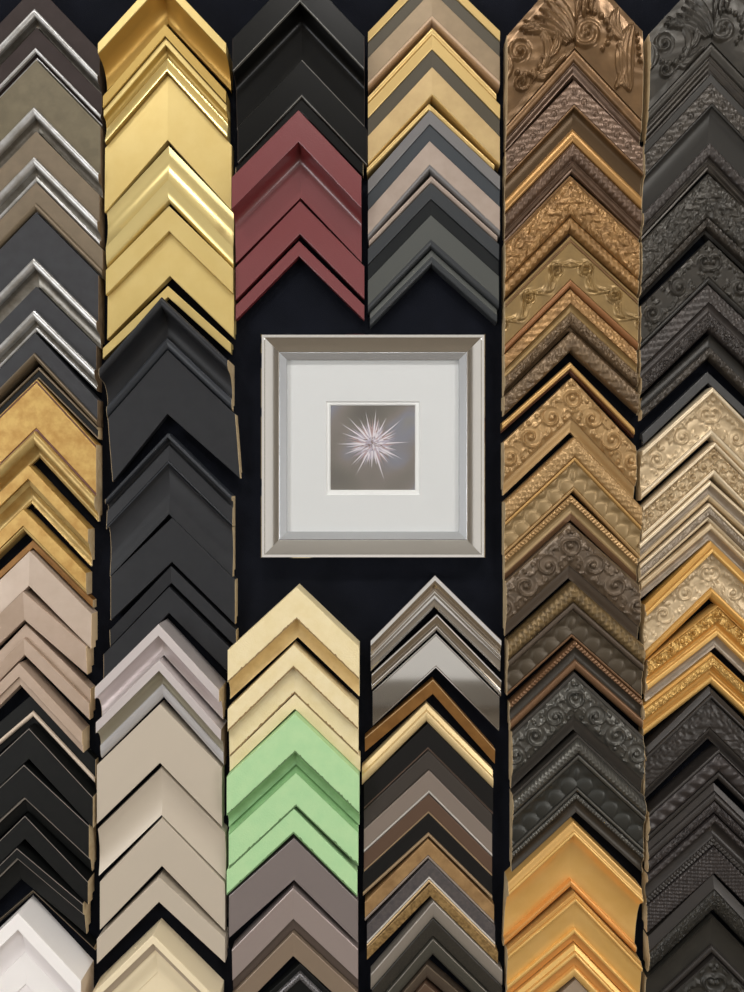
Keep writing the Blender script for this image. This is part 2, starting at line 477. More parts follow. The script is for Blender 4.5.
def sample(col, ax, ay, xl, yl, xr, yr, bands, label, end='raw_tan', group=None, dx=0.0):
    if bands[0]['name'] == 'outer_edge' and bands[0]['end'] - ay < 4.5:
        wide = max(bands, key=lambda b: b['end'] - ([ay] + [q['end'] for q in bands])[bands.index(b)])
        bands = [B('outer_side', ay + 0.7, wide['mat'], bands[0]['h0'])] + bands
    tops = [max(b['h0'], b['h1']) for b in bands]
    href = hp(max(tops))
    kf = 1 - href / DIST
    X = (ax - CX) * kf
    XL, XR = (xl - CX) * kf, (xr - CX) * kf
    dl, dr = (yl - ay) * kf, (yr - ay) * kf
    DX = dx * kf
    # world z of every band border on the mitre line, clamped to run downwards
    hs = [hp(bands[0]['h0'])]
    for i in range(len(bands) - 1):
        hs.append(hp(max(bands[i]['h1'], bands[i + 1]['h0'])))
    hs.append(hp(bands[-1]['h1']))
    ys = [ay] + [b['end'] for b in bands]
    zs = [zc(y, h) for y, h in zip(ys, hs)]
    # do not run into the sample above
    if col in LAST:
        px, pxl, pxr, pz, pdl, pdr, pend, ph = LAST[col]

        def prev(x):
            return pz - (pdl * (px - x) / (px - pxl) if x < px else pdr * (x - px) / (pxr - px))

        touching = abs(ay - pend) <= 2.1
        lim = 5.0 if touching else 0.55

        def fit(g):
            # gap to the neighbour above: never negative, closed where the two touch
            return 0.55 if g < lim else g
        if touching and ay < 450 and abs(X - px) < 6:
            X = px + 0.25 * (X - px)
        # both apexes
        gc = min(prev(X) - zs[0], pz - (zs[0] - (dl * (X - px) / (X - XL) if px < X else dr * (px - X) / (XR - X))))
        gl = prev(XL) - (zs[0] - dl)
        gr = prev(XR) - (zs[0] - dr)
        nc, nl, nr = fit(gc), fit(gl), fit(gr)
        zs[0] += gc - nc
        dl += (nl - gl) + (gc - nc)
        dr += (nr - gr) + (gc - nc)
    for i in range(1, len(zs)):
        zs[i] = min(zs[i], zs[i - 1] - 0.8)
    LAST[col] = (X, XL, XR, zs[-1], dl, dr, bands[-1]['end'], hs[-1])
    root = bpy.data.objects.new('frame_corner_sample', None)
    root.empty_display_size = 0.02
    COL.objects.link(root)
    root.location = (X * U, 0.0, ZC + zs[0] * U)
    tag(root, label, 'frame corner sample', group or {
        0: 'corner samples in the leftmost column', 1: 'corner samples in the second column',
        2: 'black and red corner samples above the framed picture', '2b': 'yellow, green and mauve corner samples below the framed picture',
        3: 'banded corner samples above the framed picture', '3b': 'chrome and dark corner samples below the framed picture',
        4: 'carved corner samples in the fifth column', 5: 'carved corner samples in the rightmost column'}[col])
    z0 = zs[0]
    main = max(range(len(bands)), key=lambda i: (zs[i] - zs[i + 1]))
    for side, XE, D in ((-1, XL, dl), (1, XR, dr)):
        caps = []
        SIDE[0] = side
        order = [main] + [i for i in range(len(bands)) if i != main]
        arm = None
        for i in order:
            b = bands[i]
            Wp = zs[i] - zs[i + 1]
            sec = section(b['shape'], b['h0'], b['h1'], Wp)
            L = math.hypot(XE - X, D)
            if b['pat']:
                nt_ = max(8, int(Wp * 0.9))
                fr = np.linspace(0, 1, nt_ + 1)
                f0 = np.array([q[0] for q in sec]); h0 = np.array([q[1] for q in sec])
                hh = np.interp(fr, f0, h0)
                nu = max(10, int(L / 0.75))
            else:
                fr = np.array([q[0] for q in sec]); hh = np.array([q[1] for q in sec])
                nu = 46 if 'worn' in b['name'] else 1
            us = np.linspace(0, 1, nu + 1)
            UU, FF = np.meshgrid(us, fr, indexing='ij')
            HH = np.broadcast_to(hh, UU.shape).copy()
            if b['pat']:
                dz = FF * Wp
                s_ = UU * L + dz * 0.707
                w_ = dz * 0.707
                W_ = Wp * 0.707
                PP = b['P']
                HH = HH + hp(b['amp'] * 1.2) * PATS[b['pat']](s_, w_, W_, PP)
            tt = (z0 - zs[i]) + FF * Wp
            if 'worn' in b['name']:
                # chipped paint line: the edge wanders into the face above it
                chip = np.array([abs(rng.gauss(0, 0.75)) * (rng.random() < 0.7) for _ in us])
                tt = tt.copy()
                tt[:, :3] -= np.minimum(chip, 2.2)[:, None]
            frac_all = tt / max(1e-6, (zs[0] - zs[-1]))
            xx = UU * (XE - X + DX * frac_all)
            zz = -tt - UU * D
            nU, nF = UU.shape
            top = np.stack([xx * U, -HH * U - 0.0004, zz * U], -1).reshape(-1, 3)
            verts = [tuple(v) for v in top]
            faces = []
            idx = lambda a, c: a * nF + c
            for a in range(nU - 1):
                for c in range(nF - 1):
                    q = (idx(a, c), idx(a, c + 1), idx(a + 1, c + 1), idx(a + 1, c))
                    faces.append(q)
            # base border: two rails (outer, inner) on the board
            rab = hp(7.0) if (i == len(bands) - 1 and Wp > 9) else 0.0
            rail0 = len(verts)
            for a in range(nU):
                verts.append((top[idx(a, 0)][0], -0.0004, top[idx(a, 0)][2]))
            rail1 = len(verts)
            for a in range(nU):
                verts.append((top[idx(a, nF - 1)][0], -0.0004 - rab * U, top[idx(a, nF - 1)][2]))
            for a in range(nU - 1):
                q = (idx(a, 0), idx(a + 1, 0), rail0 + a + 1, rail0 + a)
                faces.append(q)
                q = (idx(a, nF - 1), rail1 + a, rail1 + a + 1, idx(a + 1, nF - 1))
                faces.append(q)
            ends_extra = {}
            if rab:
                k = max(0.0, 1 - 6.0 / Wp)
                for a in (0, nU - 1):
                    j = len(verts)
                    t_ = (z0 - zs[i]) + k * Wp
                    xq = us[a] * (XE - X + DX * t_ / max(1e-6, zs[0] - zs[-1]))
                    zq = -t_ - us[a] * D
                    verts.append((xq * U, -0.0004, zq * U))
                    verts.append((xq * U, -0.0004 - rab * U, zq * U))
                    ends_extra[a] = (j, j + 1)
                e0, e1 = ends_extra[0], ends_extra[nU - 1]
                for q in ((rail0, rail0 + nU - 1, e1[0], e0[0]), (e0[0], e1[0], e1[1], e0[1]),
                          (e0[1], e1[1], rail1 + nU - 1, rail1)):
                    faces.append(q)
            else:
                q = (rail0, rail0 + nU - 1, rail1 + nU - 1, rail1)
                faces.append(q)
            for a in (0, nU - 1):
                loop = [idx(a, c) for c in range(nF)] + [rail1 + a]
                if rab:
                    loop += [ends_extra[a][1], ends_extra[a][0]]
                loop += [rail0 + a]
                faces.append(tuple(loop))
                if a:
                    caps.append([verts[q] for q in loop])
            nm = 'moulding_arm' if i == main else b['name']
            o = mesh_obj(nm, verts, faces, [b['mat']], None, root if i == main else arm,
                         angle=(12.0 if b['shape'] == 'f' and not b['pat'] else 38.0))
            if i == main:
                arm = o
            elif b['label']:
                o['label'] = b['label']
        if end != 'same':
            # the sawn end of the arm, where the raw wood or plaster shows
            cv, cf = [], []
            for loop in caps:
                n = len(loop)
                b0 = len(cv)
                e = side * 0.00035
                cv += loop + [(q[0] + e, q[1], q[2]) for q in loop]
                cf.append(tuple(range(b0, b0 + n)))
                cf.append(tuple(range(b0 + n, b0 + 2 * n)))
                cf += [(b0 + k, b0 + (k + 1) % n, b0 + n + (k + 1) % n, b0 + n + k) for k in range(n)]
            mesh_obj('cut_end', cv, cf, [end], None, arm, angle=20)
    return root

# ------------------------------------------------------------------ the samples, column by column
G = ' in the leftmost column'
# ---- leftmost column (column 0)
sample(0, 35, -15, -34, 57, 98, 51, [
    B('flat_face', 9, 'brown_flat', 22), B('raised_lip', 18, 'silver_lip', 27, 25, 'r'),
    B('inner_cove', 29, 'silver_dark', 23, 14, 'q')],
    'dark brown sample with silver lip at the top of the leftmost column', end='raw_dark')
sample(0, 34, 29, -36, 100, 101, 98, [
    B('flat_face', 48, 'brown_flat', 20), B('raised_lip', 53, 'silver_lip', 23, 22, 'r'),
    B('inner_cove', 58, 'brown_flat', 20, 15, 'c'), B('inner_bead', 62, 'silver_lip', 18, 16, 'r')],
    'narrower dark brown sample with thin silver lip, second in the leftmost column', end='raw_dark')
sample(0, 35, 62, -34, 135, 99, 128, [
    B('flat_face', 107, 'olive_flat', 22), B('raised_lip', 118, 'silver_lip', 27, 24, 'r'),
    B('inner_cove', 133, 'silver_dark', 22, 12, 'q')],
    'widest olive brown sample with silver lip, leftmost column', end='raw_brown')
sample(0, 33, 133, -35, 204, 98, 199, [
    B('flat_face', 157, 'olive_taupe', 20), B('raised_lip', 168, 'silver_lip', 25, 22, 'r'),
    B('inner_cove', 177, 'silver_dark', 20, 14, 'c'), B('inner_bead', 183, 'silver_lip', 18, 16, 'r')],
    'middle olive brown sample with double silver lip, leftmost column', end='raw_brown')
sample(0, 35, 185, -35, 258, 102, 253, [
    B('flat_face', 203, 'olive_taupe', 20), B('inner_bead', 211, 'bronze_lip', 22, 18, 'r'),
    B('sight_edge', 213, 'silver_lip', 17, 16)],
    'narrowest olive brown sample with thin bronze edge, leftmost column', end='raw_brown')
sample(0, 36, 213, -35, 284, 97, 277, [
    B('flat_face', 258, 'char_flat', 22), B('raised_lip', 269, 'silver_lip', 27, 24, 'r'),
    B('inner_cove', 287, 'silver_dark', 22, 12, 'q')],
    'widest charcoal sample with silver lip, leftmost column', end='raw_brown')
sample(0, 33, 287, -36, 356, 95, 350, [
    B('flat_face', 310, 'char_flat', 20), B('raised_lip', 321, 'silver_lip', 25, 21, 'r'),
    B('inner_cove', 327, 'silver_dark', 19, 15, 'c'), B('inner_bead', 332, 'silver_lip', 18, 16, 'r')],
    'middle charcoal sample with silver lip, leftmost column', end='raw_brown')
sample(0, 31, 333, -37, 402, 97, 400, [
    B('flat_face', 353, 'char_flat', 20), B('inner_bead', 360, 'bronze_lip', 22, 17, 'r')],
    'narrow charcoal sample with bronze edge above the gold samples, leftmost column', end='raw_brown')
sample(0, 39, 367, -34, 438, 98, 427, [
    B('outer_bead', 370, 'bronze_lip', 16, shape='r'), B('flat_face', 377, 'black_satin', 15),
    B('inner_bead', 379, 'bronze_lip', 16, shape='r')],
    'thin black sample with fine bronze ridges touching the gold one, leftmost column')
sample(0, 33, 380, -35, 448, 95, 445, [
    B('outer_edge', 383, 'red_brown_line', 21), B('flat_face', 428, 'gold_mottle', 22),
    B('shade_line', 431, 'purple_shade', 21), B('raised_lip', 445, 'gold_rubbed', 26, 23, 'r'),
    B('inner_cove', 457, 'gold_rubbed', 20, 13, 'c')],
    'widest mottled gold sample with rounded lip, leftmost column')
sample(0, 28, 462, -38, 528, 88, 529, [
    B('flat_face', 479, 'gold_mottle', 23), B('step', 486, 'gold_rubbed', 19, 17),
    B('inner_bead', 503, 'gold_rubbed', 17, 12, 'c')],
    'middle mottled gold sample with stepped inner edge, leftmost column')
sample(0, 23, 507, -42, 571, 86, 573, [
    B('flat_face', 526, 'gold_mottle', 21), B('inner_bead', 531, 'gold_rubbed', 18, 16, 'r')],
    'narrow mottled gold sample with fine bead, leftmost column')
sample(0, 33, 540, -36, 604, 93, 600, [
    B('flat_face', 548, 'copper_brown', 12)],
    'thin bronze strip sample between gold and pale taupe ones, leftmost column')
sample(0, 29, 551, -38, 616, 91, 614, [
    B('flat_face', 586, 'taupe_pearl', 21, 23)],
    'pale pearl taupe sample below the gold ones, leftmost column', end='taupe_edge')
sample(0, 23, 587, -42, 650, 86, 650, [
    B('flat_face', 620, 'taupe_pink', 27, 23)],
    'wide flat pinkish taupe sample, leftmost column', end='taupe_edge')
sample(0, 24, 624, -40, 690, 89, 689, [
    B('outer_step', 638, 'taupe_pink', 17), B('flat_face', 655, 'taupe_pink', 22, 20)],
    'pinkish taupe sample with a stepped face, leftmost column', end='taupe_edge')
sample(0, 19, 663, -44, 726, 82, 731, [
    B('flat_face', 677, 'taupe_pink', 26), B('sight_edge', 685, 'taupe_pink', 23, 22)],
    'narrow pinkish taupe sample just above the black ones, leftmost column', end='taupe_edge')
sample(0, 33, 689, -36, 752, 95, 752, [
    B('flat_face', 711, 'black_satin', 10), B('inner_bead', 716, 'cream_edge', 12, 10, 'r'),
    B('sight_edge', 723, 'black_satin', 8, 7)],
    'black sample with one cream inner line, leftmost column')
sample(0, 29, 725, -38, 790, 93, 786, [
    B('outer_edge', 726.5, 'black_edge', 24), B('flat_face', 759, 'black_satin', 24)],
    'wide black sample with grey outer hairline, leftmost column')
sample(0, 24, 761, -42, 826, 89, 823, [
    B('outer_edge', 762.5, 'black_edge', 25), B('flat_face', 797, 'black_satin', 25),
    B('inner_edge', 799, 'black_edge', 22), B('sight_edge', 811, 'black_satin', 19, 14)],
    'wide black sample with two pale hairlines, leftmost column')
sample(0, 25, 815, -41, 880, 88, 881, [
    B('outer_edge', 816.5, 'black_edge', 22), B('flat_face', 839, 'black_satin', 22)],
    'medium black sample under the double hairline one, leftmost column')
sample(0, 17, 840, -47, 904, 83, 905, [
    B('outer_edge', 841.5, 'black_edge', 26), B('flat_face', 858, 'black_satin', 26),
    B('inner_edge', 859.5, 'black_edge', 23), B('sight_edge', 879, 'black_satin', 20, 14)],
    'narrow black sample, lowest but one of the black group, leftmost column')
sample(0, 33, 882, -36, 949, 94, 947, [
    B('outer_edge', 883.5, 'bronze_lip', 14), B('step', 887.5, 'black_satin', 13),
    B('inner_edge', 889, 'bronze_lip', 12), B('sight_edge', 893, 'black_satin', 10)],
    'thin black ridged sample touching the white one, leftmost column')
sample(0, 18, 913, -47, 976, 81, 981, [
    B('flat_face', 930, 'white_satin', 44), B('inner_scoop', 952, 'white_inner', 34, 24, 's'),
    B('inner_step', 984, 'white_satin', 24, 22), B('sight_edge', 1010, 'white_inner', 20, 18)],
    'tall white sample at the bottom of the leftmost column', end='cream_edge')

# ---- second column
sample(1, 161, -26, 98, 43, 226, 43, [
    B('outer_bead', -15, 'gold_leaf', 48, shape='f'), B('deep_scoop', 24, 'gold_deep', 46, 14, 'q')],
    'deep scooped bright gold sample at the top of the second column', end='same')
sample(1, 167, 24, 103, 96, 226, 91, [
    B('outer_bead', 36, 'gold_khaki', 32), B('groove', 38, 'red_brown_line', 24),
    B('ridge', 45, 'gold_leaf', 29), B('cove', 57, 'gold_khaki', 27, 19, 'q'),
    B('ogee', 71, 'gold_polish', 18, 24, 's'), B('sight_edge', 75, 'gold_khaki', 22, 17)],
    'many stepped gold sample with khaki outer band, second column', end='same')
sample(1, 168, 76, 105, 139, 231, 137, [
    B('flat_face', 140, 'gold_leaf', 18, 20)],
    'wide plain flat gold sample, second column', end='gold_leaf')
sample(1, 168, 146, 106, 211, 233, 203, [
    B('cove_face', 180, 'gold_polish', 16, 20, 'c'), B('inner_slope', 202, 'gold_polish', 20, 14, 'k')],
    'polished gold sample with silvery sheen on the right arm, second column', end='same')
sample(1, 169, 206, 106, 270, 233, 265, [
    B('outer_step', 231, 'gold_leaf', 24), B('flat_face', 276, 'gold_leaf', 17, 19)],
    'gold sample with a stepped face of two flat bands, second column', end='same')
sample(1, 168, 286, 103, 348, 231, 343, [
    B('flat_face', 297, 'gold_leaf', 16)],
    'narrow gold strip sample just above the black ones, second column', end='same')
sample(1, 161, 297, 100, 368, 228, 360, [
    B('outer_bead', 308, 'black_graphite', 44, 42, 'r'), B('deep_scoop', 337, 'black_graphite', 40, 14, 'q'),
    B('inner_bead', 350, 'black_bead', 17, 13, 'r')],
    'deep scooped black sample with raised outer bead, second column')
sample(1, 168, 352, 108, 419, 235, 409, [
    B('flat_face', 414, 'black_graphite', 18)],
    'wide plain flat black sample above a bare dark gap, second column', dx=5)
sample(1, 168, 433, 106, 499, 232, 496, [
    B('outer_bead', 438, 'black_bead', 22, shape='r'), B('groove', 445, 'black_graphite', 15, 14, 'c'),
    B('flat_face', 461, 'black_graphite', 17, 19), B('inner_edge', 463.5, 'black_bead', 19)],
    'black sample with bright outer bead below the bare gap, second column')
sample(1, 168, 464, 109, 522, 232, 526, [
    B('cove_face', 492, 'black_graphite', 22, 13, 'q'), B('inner_slope', 514, 'black_graphite', 13, 17, 's')],
    'black sample with a wide soft hollow, second column')
sample(1, 172, 516, 111, 577, 235, 576, [
    B('flat_face', 562, 'black_graphite', 18)],
    'plain flat black sample below the hollow one, second column')
sample(1, 171, 566, 110, 630, 236, 630, [
    B('flat_face', 583, 'black_graphite', 17, 15)],
    'narrow black sample, lowest but one of the black group, second column')
sample(1, 169, 587, 104, 650, 232, 650, [
    B('flat_face', 613, 'black_graphite', 17)],
    'black sample directly above the silver ones, second column')
sample(1, 158.5, 624, 95, 684, 219, 690, [
    B('outer_bead', 636, 'silver_pink', 46), B('deep_scoop', 655, 'silver_pink', 40, 20, 'q')],
    'tall silver sample with pinkish scoop, upper of two, second column', end='raw_tan')
sample(1, 159, 660, 96, 722, 221, 730, [
    B('outer_bead', 671, 'silver_pink', 40), B('scoop', 684, 'silver_olive', 38, 22, 'q'),
    B('inner_bead', 697, 'silver_cool', 24, 16, 'k')],
    'silver sample with bright rounded inner bead, lower of two, second column', end='raw_brown')
sample(1, 160, 704, 97, 765, 222, 768, [
    B('flat_face', 763, 'taupe_plain', 20)],
    'widest flat taupe sample directly below the silver ones, second column', end='same')
sample(1, 161, 768, 98, 829, 225, 833, [
    B('cove_face', 815, 'taupe_plain', 20, 17, 'c')],
    'taupe sample with a softly hollowed face, second column', end='same')
sample(1, 162, 818, 100, 882, 225, 883, [
    B('flat_face', 866, 'taupe_plain', 19)],
    'flat taupe sample below the hollowed one, second column', end='same')
sample(1, 159, 877, 97, 939, 225, 938, [
    B('flat_face', 902, 'taupe_plain', 24)],
    'narrowest taupe sample between two dark gaps, second column', end='same')
sample(1, 153, 935, 90, 996, 218, 1000, [
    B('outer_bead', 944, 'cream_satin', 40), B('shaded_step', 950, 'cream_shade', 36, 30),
    B('scoop', 972, 'cream_satin', 28, 20, 's'), B('inner_step', 1000, 'cream_satin', 19, 17)],
    'tall stepped cream sample at the bottom of the second column', end='same')

# ---- third column, above and below the framed picture
sample(2, 300, -32, 233, 38, 364, 36, [
    B('flat_face', 0, 'black_gloss', 44), B('inner_edge', 1.5, 'edge_highlight', 44),
    B('drop', 26, 'black_gloss', 40, 18, 'q'), B('lower_slope', 60, 'black_gloss', 18, 13, 's'),
    B('sight_edge', 62, 'edge_highlight', 13)],
    'deep black glossy sample at the top of the third column', end='raw_dark')
sample(2, 301, 63, 238, 129, 367, 125, [
    B('flat_face', 95, 'black_gloss', 18), B('inner_edge', 96.5, 'edge_highlight', 18)],
    'flat black sample, second in the third column', end='raw_dark')
sample(2, 299, 98, 236, 161, 363, 162, [
    B('flat_face', 112, 'black_gloss', 15)],
    'narrow black sample just above the red ones, third column')
sample(2, 297, 110, 232, 177, 361, 176, [
    B('flat_face', 142, 'red_lacquer', 44), B('drop', 165, 'red_lacquer', 42, 18, 'q'),
    B('lower_slope', 198, 'red_lacquer', 19, 15, 's')],
    'deep dark red sample with glossy raised face, third column', end='red_lacquer')
sample(2, 300, 201, 236, 267, 364, 266, [
    B('flat_face', 234, 'red_lacquer', 18)],
    'flat dark red sample, middle of the three red ones', end='red_lacquer')
sample(2, 299, 241, 236, 305, 364, 305, [
    B('flat_face', 256, 'red_lacquer', 16)],
    'narrow dark red sample above the framed picture', end='red_lacquer')
sample('2b', 296.6, 587, 228, 650, 359, 647, [
    B('flat_face', 618, 'cream_crackle', 40), B('worn_edge', 619.2, 'cream_worn', 40.2),
    B('inner_cove', 637, 'cream_in_shade', 34, 24, 'c')],
    'deepest pale yellow sample at the top below the framed picture', end='cream_crackle')
sample('2b', 293.5, 645, 228, 709, 358, 707, [
    B('flat_face', 666, 'cream_crackle', 34), B('worn_edge', 667.6, 'cream_worn', 34.2),
    B('lower_face', 692, 'cream_crackle', 25, 22), B('inner_worn_edge', 693.2, 'cream_worn', 22.2)],
    'pale yellow sample with worn brown edges, middle of three', end='cream_crackle')
sample('2b', 295, 694, 230, 758, 360, 758, [
    B('flat_face', 709, 'cream_crackle', 21)],
    'narrow pale yellow sample touching the green ones', end='cream_crackle')
sample('2b', 295, 711, 227, 778, 359, 776, [
    B('flat_face', 751, 'green_paint', 36), B('worn_edge', 752.2, 'green_worn', 36.2),
    B('inner_cove', 764, 'green_in_shade', 32, 23, 'c')],
    'deepest pale green sample directly below the yellow ones', end='green_paint')
sample('2b', 296, 766, 229, 829, 358, 827, [
    B('outer_slope', 773, 'green_in_shade', 18, 24), B('flat_face', 805, 'green_paint', 24),
    B('inner_worn_edge', 806.2, 'green_worn', 24.2)],
    'pale green sample with sloped outer edge, middle of three', end='green_paint')
sample('2b', 293.5, 807, 227, 872, 357, 872, [
    B('flat_face', 832, 'green_paint', 23), B('worn_edge', 833.6, 'green_worn', 23.2)],
    'narrow pale green sample with worn inner edge, lowest of three', end='green_paint')
sample('2b', 294, 838, 229, 896, 358, 901, [
    B('flat_face', 880, 'mauve_satin', 20)],
    'flat brownish mauve sample directly below the green ones', end='same')
sample('2b', 293, 888, 232, 950, 358, 949, [
    B('flat_face', 919, 'lavender_satin', 21, 17), B('groove', 929, 'mauve_groove', 13, 11)],
    'silvery mauve sample whose left arm shines lavender', end='same')
sample('2b', 293, 930, 232, 992, 358, 990, [
    B('flat_face', 956, 'taupe_satin', 17, 15)],
    'taupe satin sample near the bottom of the third column', end='same')
sample('2b', 300, 960, 235, 1024, 362, 1024, [
    B('outer_band', 971, 'black_satin', 16), B('glitter_band', 979, 'glitter_silver', 17, 16, 'r', label='silver glitter band'),
    B('flat_face', 1000, 'black_satin', 14)],
    'black sample with silver glitter band at the bottom of the third column')

# ---- fourth column, above the framed picture
def foil(ax, ay, xl, yl, xr, yr, e, mats, label):
    sample(3, ax, ay, xl, yl, xr, yr, [
        B('outer_bead', e[0], mats[0], 21, 20, 'f'), B('dark_band', e[1], mats[1], 18, 17),
        B('flat_face', e[2], mats[2], 19, 20), B('inner_bevel', e[3], mats[3], 20, 13, 'k')], label, end='same')


foil(432, -35, 368, 32, 500, 31, (-25, -9, 16, 24), ('gold_foil', 'olive_band', 'tan_foil', 'pink_tan'),
     'wide gold and olive banded sample at the top of the fourth column')
sample(3, 432, 28, 368, 97, 496, 94, [B('flat_face', 37, 'gold_foil', 17, 15, 'r')],
       'narrow gold strip sample between the two wide banded ones, fourth column', end='same')
foil(432, 38, 368, 107, 500, 104, (49, 67, 94, 99), ('gold_foil', 'olive_band', 'tan_gold', 'gold_foil'),
     'second wide gold and olive banded sample, fourth column')
sample(3, 429, 104, 367, 168, 494, 165, [B('flat_face', 111.5, 'gold_foil', 17, 15, 'r')],
       'narrow gold strip sample above the slate banded one, fourth column', end='same')
foil(431, 113, 368, 180, 500, 175, (124, 141, 165, 173), ('grey_foil', 'slate_band', 'taupe_foil', 'grey_foil'),
     'slate and taupe banded wide sample, fourth column')
sample(3, 431, 176, 369, 240, 497, 236, [B('flat_face', 184, 'taupe_foil', 17, 15, 'r')],
       'narrow taupe strip sample above the darkest banded one, fourth column', end='same')
foil(430, 186, 368, 252, 499, 247, (199, 215, 240, 249), ('grey_dark', 'black_band', 'grey_face', 'grey_dark'),
     'darkest grey and black banded wide sample, fourth column')
sample(3, 434, 251, 370, 315, 497, 313, [
    B('outer_bevel', 257, 'grey_face', 14, 17), B('flat_face', 265, 'grey_dark', 17, 13, 'k')],  # lighter grey puts a highlight into the bevel's colour
    'narrow dark grey sample above the right of the framed picture', end='same')

# ---- fourth column, below the framed picture
sample('3b', 435, 575, 371, 640, 501, 640, [
    B('outer_ridge', 581, 'chrome', 24, 24, 'f'), B('step', 590, 'chrome_warm', 22, 16, 's'),
    B('bead', 595, 'chrome', 18, 17, 'r'), B('inner_slope', 608, 'chrome', 17, 11, 'k')],
    'stepped shiny chrome sample at the top below the framed picture', end='chrome')
sample('3b', 437, 614, 372, 671, 501, 680, [
    B('outer_ridge', 616.5, 'chrome', 22), B('flat_face', 625, 'chrome_warm', 21, 17),
    B('inner_ridge', 631, 'chrome', 18, 15, 'r')],
    'narrow chrome sample with warm middle band, second below the picture', end='chrome')
sample('3b', 436, 632, 373, 695, 499, 697, [
    B('outer_edge', 634, 'chrome', 22), B('mirror_face', 666, 'chrome_mirror', 21.2, 21),
    B('sight_edge', 668, 'chrome', 19)],
    'wide flat mirror chrome sample', end='chrome')
sample('3b', 433, 679, 365, 737, 495, 749, [
    B('outer_edge', 680.5, 'gold_line', 15), B('flat_face', 694, 'copper_brown', 15, 13)],
    'tilted narrow copper brown sample below the mirror chrome one', end='same')
sample('3b', 426.5, 703, 362, 767, 493, 770, [
    B('outer_band', 710, 'pale_gold', 14, 16), B('inner_band', 721, 'pale_gold', 17, 13, 'r')],
    'narrow pale gold sample above the black and brown ones', end='same')
sample('3b', 428, 722, 364, 784, 493, 787, [
    B('flat_face', 747, 'black_warm', 14), B('inner_edge', 749, 'brown_line', 13)],
    'black sample with thin brown line below the pale gold one', end='same')
sample('3b', 428.5, 750, 364, 812, 492, 814, [B('flat_face', 769, 'espresso', 15)],
       'dark espresso sample above the taupe metallic one', end='same')
sample('3b', 429, 769.5, 364, 832, 492, 834, [
    B('flat_face', 790, 'taupe_metal', 16), B('inner_lip', 793, 'silver_line', 16, shape='r', label='thin silver inner lip')],
    'taupe metallic sample with thin silver inner lip', end='same')
sample('3b', 428.5, 794, 364, 855, 492, 858, [
    B('flat_face', 811, 'walnut', 16), B('inner_lip', 813, 'tan_line', 15, shape='r')],
    'walnut brown sample with fine tan lip', end='same')
sample('3b', 428.5, 814, 363, 877, 492, 879, [
    B('flat_face', 832, 'black_warm', 15), B('inner_lip', 836, 'tan_line', 15, shape='r')],
    'black sample with tan lip above the mottled tan one', end='same')
sample('3b', 428, 839, 365, 902, 494, 905, [
    B('flat_face', 855, 'tan_mottle', 16), B('inner_lip', 858, 'taupe_metal', 15, shape='r')],
    'mottled tan sample with grey lip', end='same')
sample('3b', 429, 859, 367, 925, 495, 923, [
    B('flat_face', 876, 'slate_strie', 16), B('ridge', 879, 'silver_line', 16, shape='r'), B('inner_lip', 882, 'gold_line', 15, shape='r')],
    'streaked slate sample with gold inner line', end='same')
sample('3b', 430, 882.5, 367, 951, 498, 945, [B('flat_face', 896, 'gold_strie', 16, 14)],
       'streaked antique gold narrow sample', end='same')
sample('3b', 433.5, 901, 371, 974, 502, 967, [
    B('outer_edge', 903, 'silver_line', 17), B('flat_face', 917, 'silver_grey', 17, 13, 'k')],
    'silver grey rounded sample with crooked tilt', end='silver_grey')
sample('3b', 433, 918, 372, 985, 502, 984, [B('flat_face', 936, 'black_glitter', 14)],
       'black speckled sample below the silver grey one', end='same')
sample('3b', 433, 937, 372, 1003, 502, 1003, [
    B('outer_edge', 939, 'silver_grey', 18), B('flat_face', 954, 'grey_olive', 18, 12, 'k')],
    'dark olive grey sample, third from the bottom of the fourth column', end='same')
sample('3b', 427, 960, 366, 1024, 496, 1024, [
    B('outer_edge', 962, 'bronze_lip', 18), B('flat_face', 977, 'umber_flat', 18, 12, 'k')],
    'dark brown rounded sample, second from the bottom of the fourth column', end='same')
sample('3b', 425, 979, 364, 1043, 494, 1043, [
    B('outer_edge', 981, 'bronze_lip', 18), B('flat_face', 1000, 'walnut', 18, 12, 'k')],
    'walnut brown sample cut off by the bottom edge, fourth column', end='same')

# ---- fifth column: antique carved samples
sample(4, 575, -41, 507, 36, 642, 31, [
    B('carved_face', 48, 'antique_copper', 27, 25, 'r', 'acanthus', 4.2, 60), B('round_bead', 63, 'copper_bead', 22, 19, 'r'),
    B('ribbed_edge', 78, 'antique_mauve', 19, 14, 'f', 'ribs', 1.6, 3.6)],
    'very wide bronze sample carved with large scrolls, fifth column', end='raw_tan')
sample(4, 572.6, 80, 506, 148, 643, 149, [
    B('studded_band', 105, 'antique_mauve', 24, 25, 'f', 'studs', 1.8, 15), B('ridge', 108, 'copper_bead', 25, 24, 'r'),
    B('scoop', 129, 'dark_scoop', 23, 14, 'q'), B('round_bead', 143, 'bright_copper', 15, 16, 'r'),
    B('beaded_band', 160, 'antique_mauve', 16, 15, 'r', 'braid', 1.6, 13), B('ribbed_edge', 173, 'antique_mauve', 14, 11, 'f', 'ribs', 1.4, 3.8)],
    'bronze sample with studded band and smooth copper hollow, fifth column', end='raw_tan')
sample(4, 570, 176, 505, 241, 638, 239, [
    B('outer_edge', 179, 'copper_bead', 23), B('carved_face', 216, 'antique_gold', 23, 22, 'r', 'leafy', 2.6, 15),
    B('carved_inner_band', 233, 'antique_gold', 20, 17, 'r', 'braid', 2.0, 15), B('sight_edge', 237, 'antique_mauve', 15, 13)],
    'coppery gold sample densely carved with foliage, fifth column', end='raw_tan')
